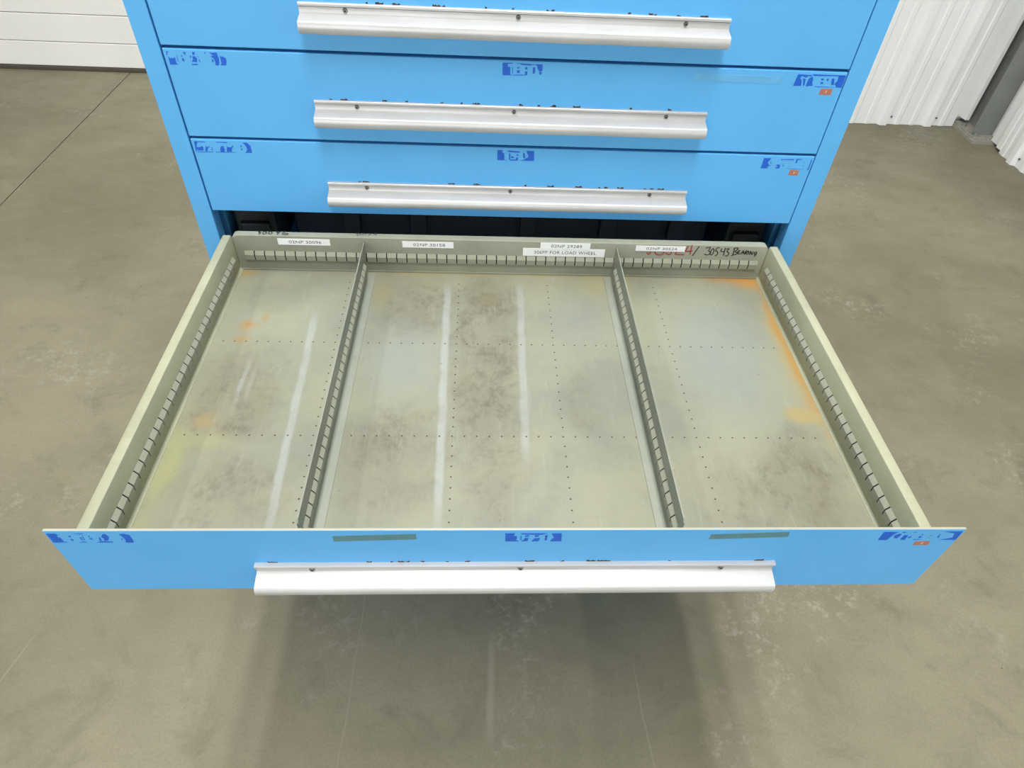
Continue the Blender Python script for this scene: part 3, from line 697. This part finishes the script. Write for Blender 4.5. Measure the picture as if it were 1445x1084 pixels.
d1 = closed_drawer(0.2625, 0.3945, 0.3274)
d2 = closed_drawer(0.1298, 0.2625, 0.1953)
d3 = closed_drawer(0.0000, 0.1298, 0.0616)
for dr, n in ((d2, 'd2'), (d3, 'd3')):
    for k in ('left', 'mid', 'right'):
        tape(dr, f'{n}_{k}', 0.0)
patch(d2, 'price_sticker', [(967.9, 236), (985.6, 236), (985.9, 227), (967, 226.9)], 0.0, 'salmon', 'small salmon sticker', True)
patch(d3, 'price_sticker', [(966.4, 103.2), (982.2, 103), (982, 93.5), (965.9, 94.3)], 0.0, 'salmon', 'small salmon sticker', True)
patch(d2, 'tape_ghost', [(769, 251.5), (905, 250.5), (905, 241), (769, 240.5)], 0.0, 'faint', 'faint greenish adhesive strip')
# the drawers below, in the shade of the pulled-out one
zt = -0.1345
for h in (0.1325, 0.1325, 0.200, 0.200, 0.200):
    closed_drawer(zt - h, zt, zt - 0.067, chips=False)
    zt -= h

# ------------------------------------------------------------------ the pulled-out drawer
D, YB = 0.621, 0.0592
ZF, ZS, ZBT = ZO - 0.0749, ZO - 0.0076, ZO - 0.0077
XL0, XL1, XR0, XR1 = 0.0300, 0.0437, 0.9499, 0.9643
YF = -0.606
DR = link('drawer', boxmesh('drawer', XL0 + 0.001, XR1 - 0.001, YF - 0.005, -0.046, ZF - 0.002, ZF), 'trayfloor', CAB)
DR['label'] = 'wide drawer pulled out, its grey metal tray stained with rust and grime'
link('front_panel', boxmesh('front_panel', 0.0, 1.0, -D, -D + 0.0032, ZO - 0.131, ZO - 0.0037, bevel=0.0008, seg=2), 'front', DR)
link('inner_front', boxmesh('inner_front', XL0, XR1, -D + 0.0032, YF - 0.004, ZO - 0.112, ZO - 0.030, bevel=0.001), 'tray', DR)
def side_profile(x_out, x_in):
    s = 1 if x_in > x_out else -1
    r = 0.0016
    return [(x_out, ZO - 0.112), (x_out, ZS - r), (x_out + s * r * .4, ZS - r * .4), (x_out + s * r, ZS), (x_in - s * r * 1.6, ZS),
            (x_in - s * r * .5, ZS - r * .5), (x_in, ZS - r * 1.6), (x_in, ZF + 0.004), (x_in + s * 0.0025, ZF + 0.0018),
            (x_in + s * 0.0040, ZF + 0.0010), (x_in + s * 0.0046, ZF - 0.001), (x_in - s * 0.004, ZF - 0.001), (x_in - s * 0.004, ZO - 0.112)]
for xo, xi in ((XL0, XL1), (XR1, XR0)):
    bm = bmesh.new()
    extrude_profile(bm, side_profile(xo, xi), 'y', -D + 0.0032, -YB)
    link('side_wall', mesh_from(bm, 'side_wall', smooth=40), 'side', DR)
bm = bmesh.new()
ch = 0.010
extrude_profile(bm, [(XL1 + .0006, ZF), (XL1 + .0006, ZBT - ch * .4), (XL1 + .004, ZBT - .0008), (XL1 + ch, ZBT), (XR0 - ch, ZBT), (XR0 - .004, ZBT - .0012), (XR0 - .0006, ZBT - ch * .5), (XR0 - .0006, ZF)], 'y', -YB, -0.0458)
be = [e for e in bm.edges if abs(e.verts[0].co.y + YB) < 1e-5 and abs(e.verts[1].co.y + YB) < 1e-5 and e.verts[0].co.z > ZBT - 0.006 and e.verts[1].co.z > ZBT - 0.006]
bmesh.ops.bevel(bm, geom=be, offset=0.0012, segments=2, affect='EDGES', profile=0.5)
link('back_wall', mesh_from(bm, 'back_wall', smooth=40), 'tray', DR)
link('cross_seam', boxmesh('cross_seam', XL1 + 0.001, XR0 - 0.001, -YB - 0.0015, -YB, ZF, ZF + 0.003, bevel=0.0007), 'tray', DR)
for x0, x1 in ((0.004, 0.0285), (0.966, 0.990)):
    link('slide_rail', boxmesh('slide_rail', x0, x1, -0.60, 0.30, ZO - 0.106, ZO - 0.080, bevel=0.002), 'black', DR)

# slotted strips: rows of little folded tabs with narrow slots between
PITCH_T = 0.01696
TAB = [(0.0, -0.0368), (0.0036, -0.0425), (0.0040, -0.0432), (0.0036, -0.0525), (0.0, -0.0548)]   # (proud, z)
def tab_mesh(name, fn, gap=0.0019, scale=1.0):
    bm = bmesh.new()
    pts = [(p * scale, z) for p, z in TAB] + [(-0.0004, -0.0548), (-0.0004, -0.0368)]
    a, b = gap / 2, PITCH_T - gap / 2
    A = [bm.verts.new(fn(p, a, z)) for p, z in pts]
    B = [bm.verts.new(fn(p, b, z)) for p, z in pts]
    n = len(pts)
    for i in range(n):
        bm.faces.new((A[i], A[(i + 1) % n], B[(i + 1) % n], B[i]))
    bm.faces.new(A); bm.faces.new(B)
    me = mesh_from(bm, name)
    me.materials.append(M['tray'])
    return me
def recess(name, fn, L, parent, scale=0.80):  # dark strip behind the tabs, slot shade put into its colour
    bm = bmesh.new()
    pts = [(p * scale, z) for p, z in TAB] + [(-0.0003, -0.0540), (-0.0003, -0.0376)]
    A = [bm.verts.new(fn(p, 0.001, z)) for p, z in pts]
    B = [bm.verts.new(fn(p, L - 0.001, z)) for p, z in pts]
    n = len(pts)
    for i in range(n):
        bm.faces.new((A[i], A[(i + 1) % n], B[(i + 1) % n], B[i]))
    bm.faces.new(A); bm.faces.new(B)
    return link(name, mesh_from(bm, name), 'slot', parent)
TB = tab_mesh('slot_tab', lambda p, t, z: (t, -p, z))           # on a face looking to -y
TL = tab_mesh('slot_tab', lambda p, t, z: (p, -t, z))           # on a face looking to +x
TR = tab_mesh('slot_tab', lambda p, t, z: (-p, -t, z))          # on a face looking to -x
XT0, NB = 0.0575, 52
for k in range(NB):
    o = link('slot_tab', TB, None, DR)
    o.location = (XT0 + k * PITCH_T, -YB, ZO)
recess('slot_recess', lambda p, t, z: (XT0 + t, -YB - p, ZO + z), NB * PITCH_T, DR)
YT0, NS = -0.5862 + PITCH_T * 30, 31
for mesh, x, s in ((TL, XL1, 1), (TR, XR0, -1)):
    for k in range(NS):
        o = link('slot_tab', mesh, None, DR)
        o.location = (x, YT0 - k * PITCH_T, ZO)
    recess('slot_recess', lambda p, t, z, x=x, s=s: (x + s * p, YT0 - t, ZO + z), NS * PITCH_T, DR)

# punched holes of the tray bottom, their darkness painted as flat dark discs
bm = bmesh.new()
HX0, HPX = 0.0642, 0.01681
spots = []
for y in (-0.2440, -0.4303):
    spots += [(HX0 + k * HPX, y) for k in range(52)]
for cx in (0.2331, 0.4181, 0.5693, 0.7543):
    spots += [(cx, -0.2440 + k * 0.01694) for k in range(-20, 10) if k not in (0, -11)]
for x, y in spots:
    if y > -0.085 or (0.253 < x < 0.266) or (0.679 < x < 0.692):
        continue
    bmesh.ops.create_circle(bm, cap_ends=True, segments=8, radius=0.00125, matrix=Matrix.Translation((x, y, ZF + 0.00025)))
hl = link('punched_hole_discs', mesh_from(bm, 'punched_hole_discs'), 'holes', DR)
hl['kind'] = 'stuff'

# printed labels, handwriting on the back wall
def printed(text, x0, x1, z0, z1, h_in=0.46, w_in=None, y=-YB):
    bm = bmesh.new()
    box(bm, x0, x1, y - 0.0005, y, ZO + z0, ZO + z1)
    w = (x1 - x0) * (w_in or 0.62)
    vs_, fs_ = text_mesh(text, w, (z1 - z0) * h_in)
    cx, cz = (x0 + x1) / 2 + 0.002, ZO + (z0 + z1) / 2
    vv = [bm.verts.new((cx + a, y - 0.0007, cz + b)) for a, b in vs_]
    for f in fs_:
        try:
            bm.faces.new([vv[i] for i in f]).material_index = 1
        except ValueError:
            pass
    me = bpy.data.meshes.new('printed_label')
    bm.to_mesh(me); bm.free()
    o = link('printed_label', me, ['paper', 'print'], DR)
    o['label'] = f'white paper label printed {text}'
printed('02NP 30096', 0.1174, 0.2032, -0.0236, -0.0117)
printed('02NP 30158', 0.3230, 0.4085, -0.0240, -0.0121)
printed('306PP FOR LOAD WHEEL', 0.5263, 0.6668, -0.0358, -0.0203, 0.40, 0.76)
printed('02NP 29289', 0.5553, 0.6403, -0.0212, -0.0085, 0.46, y=-YB - 0.0006)
printed('02NP 30524', 0.7185, 0.8042, -0.0210, -0.0102, y=-YB - 0.0008)
back_face = lambda u, v, h: (u, -YB - h, ZO + v)
top_face = lambda u, v, h: (u, v, ZBT + h)
for key, w, pl, mt, lab in (('red', 0.0022, back_face, 'red', 'red marker number 30524'), ('black', 0.0017, back_face, 'ink', 'black handwriting 30543 bearing'),
                            ('flange_a', 0.0018, top_face, 'ink', 'black handwritten number 30096'), ('flange_b', 0.0011, top_face, 'ink', 'faint handwritten number 30158')):
    bm = bmesh.new()
    strokes(bm, INK[key], w, pl)
    me = bpy.data.meshes.new('handwriting')
    bm.to_mesh(me); bm.free()
    o = link('handwriting', me, mt, DR)
    o['label'] = lab

add_handle(DR, -D, ZO - 0.0703)
for k in ('left', 'mid', 'right'):
    tape(DR, f'open_{k}', -D)
patch(DR, 'adhesive_strip', [(296.7, -14.7), (386.3, -10.8), (386.4, -21.6), (296.6, -25.5)], -D, 'olive', 'grey-green strip of old adhesive')
patch(DR, 'adhesive_strip', [(711.1, -12.9), (798.5, -8.2), (799.7, -18.4), (710.6, -23.2)], -D, 'olive', 'grey-green strip of old adhesive')
patch(DR, 'price_sticker', [(952.8, -29), (970.1, -28.3), (971, -36.8), (953.2, -36.7)], -D, 'salmon', 'small salmon sticker', True)

# ------------------------------------------------------------------ the two removable dividers
def divider(x, s, label, turn=0.0):
    """s: side (+1/-1) towards which the foot flange points"""
    g = root('drawer_divider', (x, -0.33, ZF), label, 'divider')
    y0, y1 = -0.604, -YB - 0.0006
    zt_, t = ZO - 0.0135, 0.0008
    bm = bmesh.new()
    pts = [(y1 - 0.0042, ZF + 0.0006), (y1 - 0.0042, ZO - 0.060), (y1 - 0.0002, ZO - 0.034), (y1 - 0.0006, zt_ - 0.003), (y1 - 0.003, zt_), (y0 + 0.004, zt_), (y0, zt_ - 0.004), (y0, ZF + 0.0006)]
    pts = [(a, b) for a, b in pts]
    pts[1] = (y1 - 0.0042, ZO - 0.0570)
    pts[2] = (y1 - 0.0042, ZO - 0.0350)
    extrude_profile(bm, pts, 'x', x - t, x + t)
    link('divider_sheet', mesh_from(bm, 'divider_sheet'), 'zinc', g)
    bm = bmesh.new()
    f0, f1 = x + s * t, x + s * 0.0148
    fl = [(f0, ZF + 0.0050), (f0 + s * 0.0014, ZF + 0.0022), (f0 + s * 0.004, ZF + 0.0014), (f1, ZF + 0.0012), (f1, ZF + 0.0003), (f0, ZF + 0.0003)]
    extrude_profile(bm, fl, 'y', y0, y1 - 0.006)
    link('foot_flange', mesh_from(bm, 'foot_flange', smooth=40), 'zinc', g)
    n = 30
    ys = YT0 - PITCH_T * 0.62
    for mesh, sg in ((TL, 1), (TR, -1)):
        for k in range(n):
            o = link('slot_tab', mesh, None, g)
            o.location = (x + sg * t, ys - k * PITCH_T, ZO)
        recess('slot_recess', lambda p, tt, z, sg=sg: (x + sg * (t + p), ys - tt, ZO + z), n * PITCH_T, g)
    g.rotation_euler.z = turn
divider(0.2578, 1, 'slotted grey steel divider meeting the drawer back between the 30096 and 30158 labels', -0.0075)
divider(0.6850, -1, 'slotted grey steel divider standing between the load wheel label and the red marker number')
